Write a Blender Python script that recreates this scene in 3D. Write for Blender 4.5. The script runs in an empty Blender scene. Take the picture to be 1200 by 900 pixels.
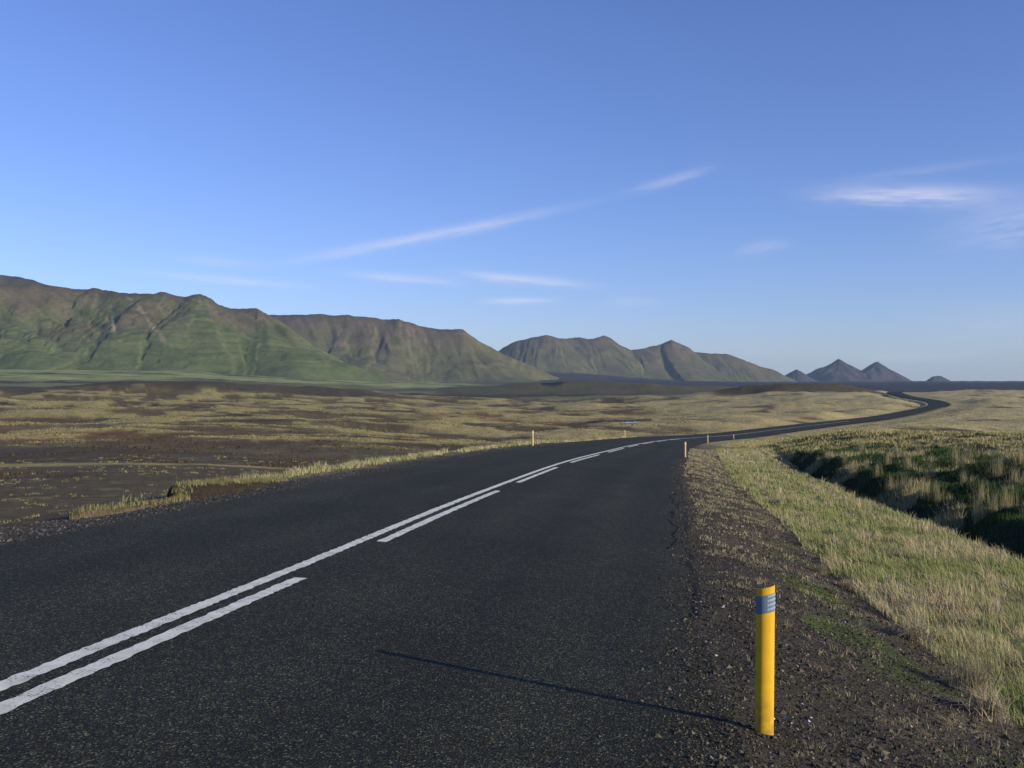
import bpy, math, random
import numpy as np
random.seed(7)
rng = np.random.default_rng(11)
S = bpy.context.scene
COL = S.collection
R = math.radians
CZ = 1.65                                    # eye height above the road under the camera; heights below are relative to the eye

# ------------------------------------------------------------------ camera
cd = bpy.data.cameras.new('camera'); cam = bpy.data.objects.new('camera', cd); COL.objects.link(cam)
cam.location = (0, 0, CZ); cam.rotation_euler = (R(90), 0, 0)
cd.sensor_width = 36.0; cd.lens = 36.0 * 1130 / 1200
cd.clip_start = 0.05; cd.clip_end = 300000
S.camera = cam

# ------------------------------------------------------------------ light
SUN_EL = R(15.0)
sx, sy = 0.866, -0.50                         # horizontal direction towards the sun
n_ = math.hypot(sx, sy); sx /= n_; sy /= n_
SUN_AZ = math.atan2(sx, sy)                  # clockwise from +Y
W = bpy.data.worlds.new('World'); S.world = W; W.use_nodes = True
nt = W.node_tree; bg = nt.nodes['Background']
sky = nt.nodes.new('ShaderNodeTexSky'); sky.sky_type = 'NISHITA'; sky.sun_disc = False
sky.sun_elevation = SUN_EL; sky.sun_rotation = SUN_AZ
sky.air_density = 1.0; sky.dust_density = 0.3; sky.ozone_density = 2.5; sky.altitude = 300
hsv = nt.nodes.new('ShaderNodeHueSaturation'); hsv.inputs['Saturation'].default_value = 1.0
nt.links.new(sky.outputs[0], hsv.inputs['Color'])
def wm(op, a, b=None, c=None, clamp=False):
    n = nt.nodes.new('ShaderNodeMath'); n.operation = op; n.use_clamp = clamp
    for i, v in enumerate((a, b, c)):
        if v is None: continue
        if isinstance(v, (int, float)): n.inputs[i].default_value = v
        else: nt.links.new(v, n.inputs[i])
    return n.outputs[0]
def wmix(a, b, fac, mode='MIX'):
    m = nt.nodes.new('ShaderNodeMix'); m.data_type = 'RGBA'; m.blend_type = mode
    for s_, v in ((6, a), (7, b), (0, fac)):
        if isinstance(v, (int, float)): m.inputs[s_].default_value = v
        elif isinstance(v, tuple): m.inputs[s_].default_value = (*v, 1)
        else: nt.links.new(v, m.inputs[s_])
    return m.outputs[2]
skyc = wmix(hsv.outputs[0], (0.89, 0.945, 1.45), 1.0, 'MULTIPLY')
# thin cirrus: streaks at fixed compass bearings and heights of the sky, broken up by noise
tcw = nt.nodes.new('ShaderNodeTexCoord'); sp_ = nt.nodes.new('ShaderNodeSeparateXYZ'); nt.links.new(tcw.outputs['Generated'], sp_.inputs[0])
az_ = wm('ARCTAN2', sp_.outputs[0], sp_.outputs[1]); el_ = wm('ARCSINE', sp_.outputs[2])
cloudf = None
for (bx, by, ln, wd, rot, op, sc, wisp) in [(504, 276, 158, 6.5, 11.3, .40, 1.0, .7), (610, 327, 74, 5.5, -5.0, .50, 1.0, .6), (475, 326, 62, 5.0, -4, .36, 1.0, .7), (608, 352.5, 40, 4, 0, .44, 1, .5),
        (785, 211, 50, 6, 14, .22, 1.0, .9), (1062, 228, 92, 11, -4, .58, 1.0, .8), (1080, 200, 85, 6, 3, .13, 1, .8), (250, 306, 45, 6, -2, .16, 1, .5), (262, 328, 90, 4.5, -3, .32, 1, .8), (893, 291, 28, 8, 9, .26, 1, .9),
        (1190, 258, 70, 26, 5, .26, 1, .9), (742, 353, 32, 5, 0, .14, 1, .6), (1060, 418, 60, 7, 0, .16, 1, .6), (1170, 380, 80, 26, 0, .10, 1, .6)]:
    a0 = math.atan((bx-600)/1130); e0 = math.atan((450-by)/math.hypot(1130, bx-600)); r_ = R(rot)
    da = wm('SUBTRACT', az_, a0); de = wm('SUBTRACT', el_, e0)
    uu = wm('ADD', wm('MULTIPLY', da, math.cos(r_)), wm('MULTIPLY', de, math.sin(r_)))
    vv = wm('SUBTRACT', wm('MULTIPLY', de, math.cos(r_)), wm('MULTIPLY', da, math.sin(r_)))
    cb = nt.nodes.new('ShaderNodeCombineXYZ'); nt.links.new(wm('MULTIPLY', uu, 14.0), cb.inputs[0]); nt.links.new(wm('MULTIPLY', vv, 110.0), cb.inputs[1]); cb.inputs[2].default_value = bx*.37
    nz_ = nt.nodes.new('ShaderNodeTexNoise'); nz_.inputs['Scale'].default_value = 1.6; nz_.inputs['Detail'].default_value = 6; nz_.inputs['Roughness'].default_value = .55; nt.links.new(cb.outputs[0], nz_.inputs['Vector'])
    vv2 = wm('ADD', vv, wm('MULTIPLY', wm('SUBTRACT', nz_.outputs['Fac'], 0.5), wd*1.3/1130))
    qa = wm('POWER', wm('ABSOLUTE', wm('MULTIPLY', uu, 1130/ln)), 2.6); qb = wm('POWER', wm('ABSOLUTE', wm('MULTIPLY', vv2, 1130/wd)), 2.0)
    f = wm('EXPONENT', wm('MULTIPLY', wm('ADD', qa, qb), -1.3))
    f = wm('MULTIPLY', f, wm('ADD', 1.0-wisp, wm('MULTIPLY', wm('SUBTRACT', nz_.outputs['Fac'], 0.25), wisp*3.0), clamp=True))
    f = wm('MULTIPLY', f, op*1.0)
    cloudf = f if cloudf is None else wm('ADD', cloudf, f, clamp=True)
skyc = wmix(skyc, (6.6, 6.5, 7.6), cloudf)
nt.links.new(skyc, bg.inputs[0])
bg.inputs[1].default_value = 0.105
sd = bpy.data.lights.new('sun', 'SUN'); sd.energy = 5.0; sd.angle = R(0.5); sd.color = (1.0, 0.89, 0.70)
so = bpy.data.objects.new('sun', sd); COL.objects.link(so)
from mathutils import Vector
sv = Vector((sx*math.cos(SUN_EL), sy*math.cos(SUN_EL), math.sin(SUN_EL)))
so.rotation_euler = sv.to_track_quat('Z', 'Y').to_euler(); so.location = (30, -30, 40)
vs = S.view_settings; vs.view_transform = 'Standard'; vs.look = 'None'; vs.exposure = 0.25; vs.gamma = 1.0

# ------------------------------------------------------------------ noise
_perm = np.random.default_rng(3).permutation(4096)
_grad = np.random.default_rng(5).uniform(0, 2*np.pi, 4096); _gx = np.cos(_grad); _gy = np.sin(_grad)
def pn(x, y, seed=0):
    xi = np.floor(x).astype(np.int64); yi = np.floor(y).astype(np.int64)
    xf = x-xi; yf = y-yi
    u = xf*xf*xf*(xf*(xf*6-15)+10); v = yf*yf*yf*(yf*(yf*6-15)+10)
    def g(a, b, fx, fy):
        h = _perm[(_perm[(a+seed*57) & 4095] + b) & 4095]
        return _gx[h]*fx + _gy[h]*fy
    n00 = g(xi, yi, xf, yf); n10 = g(xi+1, yi, xf-1, yf)
    n01 = g(xi, yi+1, xf, yf-1); n11 = g(xi+1, yi+1, xf-1, yf-1)
    return 1.5*((n00*(1-u)+n10*u)*(1-v) + (n01*(1-u)+n11*u)*v)
def fbm(x, y, oct=4, seed=0, gain=0.5):
    t = 0; a = 1; s = 0
    for i in range(oct):
        t = t + a*pn(x*2**i+i*17.3, y*2**i-i*9.1, seed+i); s += a; a *= gain
    return t/s*1.4
def ss(a, b, x):
    t = np.clip((x-a)/(b-a), 0, 1); return t*t*(3-2*t)
def mix3(c, d, m):
    return c*(1-m[:, None]) + np.asarray(d)*m[:, None]

# ------------------------------------------------------------------ road line (x, y, z of the centre line, relative to the eye)
RC = np.array([(-16, -60, 0.9), (-9, -30, -0.3), (-5.6, -14, -0.95), (-4.2, -5, -1.3), (-3.5, 0, -1.5), (-2.8, 5.27, -1.71), (-2.1, 9.8, -1.89),
    (-1.21, 16.3, -2.15), (-0.33, 22.1, -2.39), (1.96, 35.8, -2.94), (5.1, 51, -3.57), (10.2, 76, -4.72), (16.5, 101, -5.85), (26.3, 132, -7.3), (34.5, 150, -7.95),
    (47.5, 175, -8.38), (66, 205, -8.55), (97, 250, -8.5), (123, 290, -7.75), (144, 325, -6.95), (157, 360, -6.35), (168, 410, -5.5),
    (190, 480, -4.0), (215, 530, -4.6), (250, 600, -7.0), (290, 700, -9.0)])
def spline(P, n):
    d = np.r_[0, np.cumsum(np.linalg.norm(np.diff(P, axis=0), axis=1))]
    m = np.zeros_like(P)
    m[1:-1] = ((P[2:]-P[1:-1])/(d[2:]-d[1:-1])[:, None]*(d[1:-1]-d[:-2])[:, None] + (P[1:-1]-P[:-2])/(d[1:-1]-d[:-2])[:, None]*(d[2:]-d[1:-1])[:, None])/(d[2:]-d[:-2])[:, None]
    m[0] = (P[1]-P[0])/(d[1]-d[0]); m[-1] = (P[-1]-P[-2])/(d[-1]-d[-2])
    out = []
    for q in n:
        i = min(max(np.searchsorted(d, q)-1, 0), len(P)-2); h = d[i+1]-d[i]; t = (q-d[i])/h
        out.append((2*t**3-3*t*t+1)*P[i] + (t**3-2*t*t+t)*h*m[i] + (-2*t**3+3*t*t)*P[i+1] + (t**3-t*t)*h*m[i+1])
    return np.array(out)
LEN = np.linalg.norm(np.diff(RC, axis=0), axis=1).sum()
S0 = np.linalg.norm(np.diff(RC[:5], axis=0), axis=1).sum()            # arc length at the camera (y = 0)
_q = np.r_[np.arange(0, S0+120, 1.5), np.arange(S0+120, LEN, 4.0)]
RP = spline(RC, _q)
for _ in range(3): RP[1:-1] = 0.25*RP[:-2]+0.5*RP[1:-1]+0.25*RP[2:]
RT = np.gradient(RP, axis=0); RT[:, 2] = 0; RT /= np.linalg.norm(RT, axis=1)[:, None]
RN = np.c_[RT[:, 1], -RT[:, 0]]                                        # to the right
RS = _q - S0                                                           # arc length, 0 at the camera
def bank(s): return np.interp(s, [-50, 5, 20, 50, 110, 160, 220, 300, 340, 400], [0.03, 0.038, 0.05, 0.068, 0.06, 0.05, 0.04, 0.03, -0.03, -0.03])
def wr(s): return np.interp(s, [0, 6, 20, 30, 50, 100, 200, 350], [3.75, 3.75, 4.1, 4.15, 3.9, 3.6, 3.3, 2.9])
def wl(s): return np.interp(s, [0, 12, 30, 50, 200, 350], [3.7, 3.65, 3.75, 3.6, 3.3, 2.9])
def road_at(s, w):                                                     # point on the carriageway surface, s along, w to the right
    x = np.interp(s, RS, RP[:, 0]); y = np.interp(s, RS, RP[:, 1]); z = np.interp(s, RS, RP[:, 2])
    nx = np.interp(s, RS, RN[:, 0]); ny = np.interp(s, RS, RN[:, 1])
    return x+nx*w, y+ny*w, z-bank(s)*w
def nearest(x, y):
    n = len(x); s = np.full(n, 1e4); w = np.full(n, 1e4); zc = np.zeros(n)
    A = RP[:-1, :2]; B = RP[1:, :2]; D = B-A; L2 = (D**2).sum(1)
    idx = np.nonzero((np.hypot(x, y) < 900))[0]
    for c in range(0, len(idx), 20000):
        k = idx[c:c+20000]; px = x[k][:, None]-A[:, 0]; py = y[k][:, None]-A[:, 1]
        t = np.clip((px*D[:, 0]+py*D[:, 1])/L2, 0, 1)
        d2 = (px-t*D[:, 0])**2+(py-t*D[:, 1])**2
        j = d2.argmin(1); r = np.arange(len(k)); tj = t[r, j]
        s[k] = RS[j]+tj*(RS[j+1]-RS[j]); zc[k] = RP[j, 2]+tj*(RP[j+1, 2]-RP[j, 2])
        cr = px[r, j]*D[j, 1]-py[r, j]*D[j, 0]
        w[k] = np.sqrt(d2[r, j])*np.sign(cr)
    return s, w, zc

# ------------------------------------------------------------------ terrain height
DL = [0, 20, 35, 50, 75, 110, 150, 230, 400, 600, 900, 1300, 1700, 2200, 3000, 5000, 14000]
ZL = [-2.3, -2.75, -3.35, -4.05, -5.3, -6.0, -6.6, -7.0, -6.6, -5.0, -1.0, 8, 20, 34, 45, 60, 60]
DM = [0, 20, 35, 50, 75, 100, 150, 300, 600, 1200, 2500, 4500, 14000]
ZM = [-2.6, -3.2, -4.0, -5.0, -6.3, -7.1, -8.8, -9.6, -10.0, -9.0, 2, 25, 40]
DR = [0, 10, 20, 30, 45, 60, 80, 120, 200, 300, 450, 600, 1000, 1700, 3000, 6000, 14000]
ZR = [-3.3, -4.0, -4.6, -5.0, -5.4, -5.6, -5.6, -6.4, -8.3, -7.2, -5.0, -4.6, -12, -16, 1, 14, 10]
HILLS = [  # x, y, rx, ry, rot, height
    (-145, 470, 95, 45, 0.0, 5.6), (-215, 430, 90, 40, 0.0, 2.8), (-90, 520, 120, 50, 0, 2.6),
    (148, 505, 40, 22, 0.0, 4.3), (112, 510, 26, 18, 0.0, 1.6), (108, 405, 62, 52, 0.0, -2.3), (66, 300, 60, 48, 0.0, -1.6),
    (85, 900, 170, 90, 0.0, 10.5), (60, 3300, 420, 200, 0.0, 26.0), (-60, 3400, 200, 150, 0, 14.0),
    (-60, 250, 40, 14, 0.1, 1.2), (-130, 300, 60, 16, 0.0, 1.6), (-20, 280, 50, 12, 0.0, 1.3), (-95, 210, 38, 9, -0.1, 1.1),
    (-35, 180, 25, 8, 0.1, 0.9), (190, 300, 26, 14, 0.3, 1.4), (120, 160, 22, 9, 0.3, 1.3), (95, 120, 16, 8, 0.3, 1.0), (65, 105, 14, 6, 0.2, 0.8),
    (175, 230, 30, 12, 0.2, 1.8), (330, 560, 60, 20, 0, 2.5)]
MOUND = np.array([(20.5, -14, 0.4), (20.4, 4.8, -0.4), (20.9, 13.3, -1.2), (18.9, 25.2, -2.2), (18.3, 34.2, -2.75), (17.0, 42.6, -3.2), (16.5, 48.5, -3.45), (18.0, 62, -3.8), (22, 80, -4.0)])
def hollow(x, y):
    best = np.full(len(x), 1e9); zt = np.zeros(len(x)); sg = np.zeros(len(x))
    for i in range(len(MOUND)-1):
        A = MOUND[i]; D = MOUND[i+1]-A
        t = np.clip(((x-A[0])*D[0]+(y-A[1])*D[1])/(D[0]**2+D[1]**2), 0, 1)
        dd = np.hypot(x-A[0]-t*D[0], y-A[1]-t*D[1]); k = dd < best
        best[k] = dd[k]; zt[k] = (A[2]+t*D[2])[k]; sg[k] = np.sign((y-A[1])*D[0]-(x-A[0])*D[1])[k]
    return best*sg, zt                                                # signed distance (positive on the road's side) and crest height
def terrain(x, y):
    x = np.asarray(x, float); y = np.asarray(y, float)
    d = np.hypot(x, y); az = np.arctan2(x, np.where(np.abs(y) < 1e-6, 1e-6, y))
    u = np.tan(np.clip(az, -1.2, 1.2)); u = np.where(y < 0, np.sign(x)*1.5, u)
    hl = np.interp(d, DL, ZL); hm = np.interp(d, DM, ZM); hr = np.interp(d, DR, ZR)
    a = ss(-0.42, -0.02, u); b = ss(0.02, 0.30, u)
    P = hl*(1-a)+hm*a; P = P*(1-b)+hr*b
    wob = fbm(x/60, y/45, 3, 1)*ss(60, 220, d)*(1.2+1.0*ss(200, 500, d)) + fbm(x/20, y/13, 4, 5)*(0.12+0.75*ss(40, 150, d))*(1-ss(500, 1200, d)) \
        + fbm(x/400, y/300, 3, 9)*ss(500, 1500, d)*5
    P = P + wob
    for hx, hy, rx, ry, ro, hh in HILLS:
        c, s_ = math.cos(ro), math.sin(ro); dx = x-hx; dy = y-hy
        q = ((dx*c+dy*s_)/rx)**2 + ((-dx*s_+dy*c)/ry)**2
        P = P + hh*np.exp(-q**1.3)
    b_ = np.exp(-(((x-25.0)/9.0)**2+((y-208)/22.0)**2)**2); P = P*(1-b_)-8.35*b_     # flat bed of the pool
    # bank of the hollow right of the frame
    m = (x > 5) & (x < 90) & (y > -60) & (y < 110)
    if m.any():
        q, zt = hollow(x[m], y[m]); hm_ = fbm(x[m]/2.6, y[m]/2.2, 3, 77)
        face = zt - 0.13*q + 0.42*hm_*ss(0, 2, q)
        backf = zt - 0.008*(-q) + 0.42*hm_*ss(0, 3, -q)
        f = np.where(q > 0, 1, np.exp(-(np.minimum(q+18, 0)/22.0)**2))*(1-ss(78, 106, y[m]))
        P[m] = P[m]*(1-f) + np.where(q > 0, np.maximum(face, -5.2), np.maximum(P[m], backf))*f
    # plain behind the camera stays at roadside level
    s, w, zc = nearest(x, y)
    e = bank(s); zr = zc - e*w; R_ = wr(s); L_ = wl(s)
    nz = fbm(x/0.9, y/0.9, 3, 21)
    # right side
    edge = zc - e*R_
    near = 1-ss(45, 75, s)
    wn = w + 0.35*fbm(x/2.5, y/2.5, 2, 31)
    pr = edge + np.interp(wn-R_, [0, 0.5, 1.3, 2.3, 2.7, 4.2, 5.3, 6.0, 7.0, 12], [0.012, -0.012, -0.15, -0.42, -0.40, -0.42, -0.52, -1.25, -1.7, -2.2]) + nz*0.03*ss(0.3, 1.5, w-R_)
    fr = ss(5.4, 7.4, w-R_)
    HRn = pr*(1-fr)+P*fr
    dwn = np.clip(w-R_, 0, 100)
    pf = edge - 0.02 - 0.07*np.clip(dwn, 0, 3) - 0.02*dwn
    ff = ss(2, 14, dwn); HRf = pf*(1-ff)+P*ff
    HR_ = HRn*near+HRf*(1-near)
    # left side
    edl = zc + e*L_; dl = np.clip(-w-L_, 0, 100)
    berm = ss(15, 22, s)*(1-ss(55, 75, s))*0.16*np.exp(-((dl-1.3)/0.7)**2)
    lf = fbm(s/3.0, w*0+3, 2, 41)*0.25
    st_ = ss(9, 12, s)*(1-ss(17.5, 21, s)); pl = edl + np.interp(dl+lf, [0, 0.6, 1.1, 1.5, 2.2, 4, 8], [0.012, -0.03, -0.08, -0.26, -0.62, -0.80, -0.95])*(1-st_) + st_*np.interp(dl+lf, [0, 0.6, 1.2, 1.5, 2.2, 4, 8], [0.012, -0.03, -0.06, -0.10, -0.16, -0.40, -0.9]) + berm + nz*0.025*ss(0.3, 1.5, dl)
    fl = ss(1.5, 12, dl); HL_ = pl*(1-fl)+P*fl
    H = np.where(w > 0, HR_, HL_)
    sink = 0.05+0.0012*np.clip(s, 0, 900)
    out = np.where(w > 0, w-R_, -w-L_)
    k_ = ss(-0.22, 0.10+0.0015*np.clip(s, 0, 900), out + 0.07*nz)
    Hin = zr - sink
    H = Hin*(1-k_) + np.where(out < 0.0, np.maximum(H, zr+0.012) , H)*k_
    far = (s > 5000); H = np.where(far, P, H)
    return H, s, w, d, u, P

# ------------------------------------------------------------------ mesh / material helpers
def tag(o, label=None, cat=None, group=None, kind=None):
    if label: o['label'] = label
    if cat: o['category'] = cat
    if group: o['group'] = group
    if kind: o['kind'] = kind
    return o
def mesh_np(name, V, F, mat, col=None, smooth=True, obj=True, vn=None):
    me = bpy.data.meshes.new(name); V = np.asarray(V, np.float32); F = np.asarray(F, np.int32); k = F.shape[1]
    me.vertices.add(len(V)); me.vertices.foreach_set('co', V.ravel())
    me.loops.add(F.size); me.loops.foreach_set('vertex_index', F.ravel())
    me.polygons.add(len(F)); me.polygons.foreach_set('loop_start', np.arange(0, F.size, k, dtype=np.int32)); me.polygons.foreach_set('loop_total', np.full(len(F), k, np.int32))
    me.polygons.foreach_set('use_smooth', np.full(len(F), smooth))
    me.update(calc_edges=True)
    if col is not None:
        a = me.color_attributes.new('albedo', 'FLOAT_COLOR', 'POINT')
        a.data.foreach_set('color', np.c_[col, np.ones(len(col))].astype(np.float32).ravel())
    me.materials.append(mat)
    if not obj: return me
    o = bpy.data.objects.new(name, me); COL.objects.link(o); return o
def grid_faces(nr, nc, wrap=False):
    i = np.arange(nr-1)[:, None]; j = np.arange(nc if wrap else nc-1)[None, :]; j2 = (j+1) % nc
    return np.stack([i*nc+j, i*nc+j2, (i+1)*nc+j2, (i+1)*nc+j], -1).reshape(-1, 4)
def newmat(name, rough=0.9):
    m = bpy.data.materials.new(name); m.use_nodes = True; b = m.node_tree.nodes['Principled BSDF']
    b.inputs['Roughness'].default_value = rough; b.inputs['Specular IOR Level'].default_value = 0.15
    return m, m.node_tree, b
def N(nt, t, **kw):
    n = nt.nodes.new(t)
    for k, v in kw.items():
        if k in n.inputs: n.inputs[k].default_value = v
        else: setattr(n, k, v)
    return n
def noise(nt, vec, scale, detail=4, rough=0.55):
    n = N(nt, 'ShaderNodeTexNoise'); n.inputs['Scale'].default_value = scale; n.inputs['Detail'].default_value = detail; n.inputs['Roughness'].default_value = rough
    if vec is not None: nt.links.new(vec, n.inputs['Vector'])
    return n.outputs['Fac']
def ramp(nt, fac, stops):
    r = nt.nodes.new('ShaderNodeValToRGB'); nt.links.new(fac, r.inputs[0]); e = r.color_ramp.elements
    while len(e) < len(stops): e.new(0.5)
    for el, (p, c) in zip(e, stops):
        el.position = p; el.color = (c, c, c, 1) if not isinstance(c, tuple) else (*c, 1)
    return r.outputs[0]
def mixc(nt, a, b, fac=1.0, mode='MIX'):
    m = nt.nodes.new('ShaderNodeMix'); m.data_type = 'RGBA'; m.blend_type = mode
    for s_, v in ((6, a), (7, b), (0, fac)):
        if isinstance(v, (int, float)): m.inputs[s_].default_value = v
        elif isinstance(v, tuple): m.inputs[s_].default_value = (*v, 1)
        else: nt.links.new(v, m.inputs[s_])
    return m.outputs[2]
def bump(nt, b, h, strength, dist):
    n = nt.nodes.new('ShaderNodeBump'); n.inputs['Strength'].default_value = strength; n.inputs['Distance'].default_value = dist
    nt.links.new(h, n.inputs['Height']); nt.links.new(n.outputs[0], b.inputs['Normal'])

def vc_mat(name, scales=((6, 0.6, 1.4),), bumpsc=None, rough=0.95):
    m, t, b = newmat(name, rough)
    geo = t.nodes.new('ShaderNodeNewGeometry'); pos = geo.outputs['Position']
    at = t.nodes.new('ShaderNodeAttribute'); at.attribute_name = 'albedo'; c = at.outputs['Color']
    for sc, lo, hi in scales:
        c = mixc(t, c, ramp(t, noise(t, pos, sc, 6, 0.65), [(0.3, lo), (0.7, hi)]), 1.0, 'MULTIPLY')
    t.links.new(c, b.inputs['Base Color'])
    if bumpsc: bump(t, b, noise(t, pos, bumpsc[0], 6, 0.6), bumpsc[1], bumpsc[2])
    return m
M_ground = vc_mat('ground_soil', ((14, 0.62, 1.38), (2.5, 0.65, 1.35), (0.35, 0.75, 1.25)), (22, 0.9, 0.05))
M_mount = vc_mat('mountain_slope', ((0.02, 0.78, 1.22), (0.12, 0.82, 1.18)), (0.06, 0.6, 3.5))

# asphalt: dark bitumen with pale and coloured chips
M_road, t, b = newmat('asphalt', 0.8)
geo = t.nodes.new('ShaderNodeNewGeometry'); pos = geo.outputs['Position']
vor = N(t, 'ShaderNodeTexVoronoi'); vor.inputs['Scale'].default_value = 92; t.links.new(pos, vor.inputs['Vector'])
sep = t.nodes.new('ShaderNodeSeparateColor'); t.links.new(vor.outputs['Color'], sep.inputs[0])
chip = ramp(t, sep.outputs[0], [(0.0, 0.35), (0.6, 0.8), (0.84, 1.5), (0.94, 2.6), (0.985, 5.0)])
basec = ramp(t, noise(t, pos, 0.45, 4), [(0.3, (0.0240, 0.0240, 0.0140)), (0.7, (0.034, 0.0340, 0.0205))])
c = mixc(t, basec, chip, 1.0, 'MULTIPLY')
tint = ramp(t, sep.outputs[1], [(0.0, (0.8, 0.95, 1.2)), (0.5, (1, 1, 1)), (1.0, (1.25, 1.0, 0.75))])
c = mixc(t, c, tint, 1.0, 'MULTIPLY')
c = mixc(t, c, ramp(t, noise(t, pos, 9, 5, 0.7), [(0.3, 0.72), (0.7, 1.3)]), 1.0, 'MULTIPLY')
at = t.nodes.new('ShaderNodeAttribute'); at.attribute_name = 'albedo'; c = mixc(t, c, at.outputs['Color'], 1.0, 'MULTIPLY')
t.links.new(c, b.inputs['Base Color'])
bump(t, b, vor.outputs['Distance'], 0.9, 0.006)

M_paint, t, b = newmat('road_paint', 0.7)
geo = t.nodes.new('ShaderNodeNewGeometry'); pos = geo.outputs['Position']
wear = ramp(t, mixc(t, noise(t, pos, 60, 4, 0.7), noise(t, pos, 5, 3, 0.6), 0.35), [(0.38, 1.0), (0.45, 0.0)])
c = mixc(t, ramp(t, noise(t, pos, 6, 4), [(0.3, (0.60, 0.58, 0.47)), (0.7, (0.82, 0.80, 0.68))]), (0.05, 0.05, 0.05), wear)
t.links.new(c, b.inputs['Base Color'])

def leaf_mat(name, trans=0.3):
    m, t, b = newmat(name, 0.8)
    at = t.nodes.new('ShaderNodeAttribute'); at.attribute_name = 'albedo'
    t.links.new(at.outputs['Color'], b.inputs['Base Color'])
    tr = t.nodes.new('ShaderNodeBsdfTranslucent'); t.links.new(at.outputs['Color'], tr.inputs[0])
    ms = t.nodes.new('ShaderNodeMixShader'); ms.inputs[0].default_value = trans
    t.links.new(b.outputs[0], ms.inputs[1]); t.links.new(tr.outputs[0], ms.inputs[2])
    t.links.new(ms.outputs[0], t.nodes['Material Output'].inputs[0])
    return m
M_grass = leaf_mat('grass_blade')

# ------------------------------------------------------------------ ground sheet (polar grid, fine towards the view)
def build_ground():
    af = np.radians(np.arange(-31, 31.01, 0.105)); asid = np.radians(np.r_[np.arange(34, 180, 3.0), np.arange(180, 326, 3.0)])
    ang = np.r_[af, asid]; nc = len(ang)
    rad = [0.4]; 
    while rad[-1] < 15000: rad.append(rad[-1]*(1.05 if rad[-1] < 2.5 else 1.0145))
    rad = np.array(rad); nr = len(rad)
    X = (rad[:, None]*np.sin(ang)[None, :]).ravel(); Y = (rad[:, None]*np.cos(ang)[None, :]).ravel()
    H, s, w, d, u, P = terrain(X, Y)
    n1 = fbm(X/18, Y/13, 4, 51); n2 = fbm(X/45, Y/34, 4, 61); n3 = fbm(X/5, Y/4, 3, 71); n4 = fbm(X/160, Y/110, 4, 81); n5 = fbm(X/1.2, Y/1.2, 3, 91)
    hb = fbm(X/20, Y/13, 4, 5)
    soil = np.array([0.100, 0.078, 0.040]); c = np.tile(soil, (len(X), 1))
    c = mix3(c, (0.066, 0.053, 0.028), ss(0.0, 0.5, n2))
    # near left plain: bare dark soil with small tufts
    left = 1-ss(-0.1, 0.15, u)
    rust = ss(0.05, 0.45, n4)*ss(70, 120, d)*(1-ss(260, 420, d))
    c = mix3(c, (0.20, 0.10, 0.035), rust*0.7)
    olive = ss(-0.1, 0.3, n1)*ss(60, 110, d)
    c = mix3(c, (0.17, 0.135, 0.06), olive*0.45)
    pale = ss(0.02, 0.16, hb*1.0+n1*0.2+n2*0.35+0.03-0.25*(1-ss(100, 160, d)))*ss(80, 125, d)
    for ex, ey, ea, eb in ((-26, 53, 7.5, 2.2), (-14.5, 55, 4.0, 2.0), (-9.5, 43, 3.5, 1.6), (-40, 60, 6, 2)): pale = np.maximum(pale, 1-ss(0.6, 1.1, ((X-ex)/ea)**2+((Y-ey)/eb)**2+0.5*n3))
    c = mix3(c, (0.33, 0.275, 0.105), pale*0.9*(1-ss(500, 900, d)))
    sp = ss(0.38, 0.5, n5*0.9+n3*0.35)*ss(12, 20, d)*left
    c = mix3(c, (0.20, 0.18, 0.07), sp*0.7)
    # centre and right plain: mostly pale dry grass
    rt = ss(0.10, 0.28, u)*ss(40, 70, d)*(1-ss(1100, 1500, d))
    pg = ss(-0.35, 0.0, n1+0.5*n2+0.22)
    c = mix3(c, (0.42, 0.345, 0.165), rt*pg*0.92)
    c = mix3(c, (0.12, 0.15, 0.05), rt*ss(0.15, 0.45, n3*0.6+n4)*(1-ss(90, 200, d))*0.6)
    cen = ss(-0.2, 0.05, u)*(1-ss(0.3, 0.4, u))*ss(110, 160, d)*(1-ss(380, 600, d))
    c = mix3(c, (0.37, 0.30, 0.13), cen*ss(-0.1, 0.15, n1+0.5*hb)*0.8)
    # far plain
    fp = ss(480, 700, d)
    band = fbm(X/500, Y/130, 4, 101)
    fc = mix3(np.tile([0.060, 0.052, 0.036], (len(X), 1)), (0.16, 0.165, 0.07), ss(-0.02, 0.15, band)*(1-ss(0.05, 0.3, u)))
    fc = mix3(fc, (0.10, 0.095, 0.055), ss(-0.1, 0.3, band)*ss(-0.1, 0.2, u)*0.5)
    foot = ss(1000, 1350, d)*(1-ss(-0.12, 0.05, u))
    fc = mix3(fc, (0.28, 0.30, 0.10), foot*ss(-.45, .15, fbm(X/260, Y/60, 4, 111))*0.85)
    c = c*(1-(fp*(1-rt))[:, None]) + fc*(fp*(1-rt))[:, None]
    lava = ss(1300, 1900, d)*ss(-0.03, 0.08, u)
    c = mix3(c, (0.028, 0.027, 0.030), lava*0.95)
    for hx, hy, rx, ry, cc, st in ((-145, 465, 110, 34, (0.066, 0.056, 0.034), .95), (-235, 435, 75, 25, (0.066, 0.056, 0.034), 0.8), (146, 502, 50, 30, (0.080, 0.066, 0.036), 1),
                              (90, 860, 190, 130, (0.085, 0.078, 0.043), 0.9), (36, 900, 13, 60, (0.018, 0.017, 0.017), 1), (25, 222, 7, 9, (0.03, 0.026, 0.02), .9), (60, 3250, 420, 260, (0.05, 0.04, 0.035), 0.9),
                              (-70, 75, 50, 14, (0.075, 0.060, 0.038), 0.8)):
        q = ((X-hx)/rx)**2+((Y-hy)/ry)**2 + 0.35*n2
        c = mix3(c, cc, (1-ss(0.7, 1.1, q))*st)
    # roadside
    wR = w-wr(s); wL = -w-wl(s); nearm = 1-ss(60, 90, s)
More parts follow.
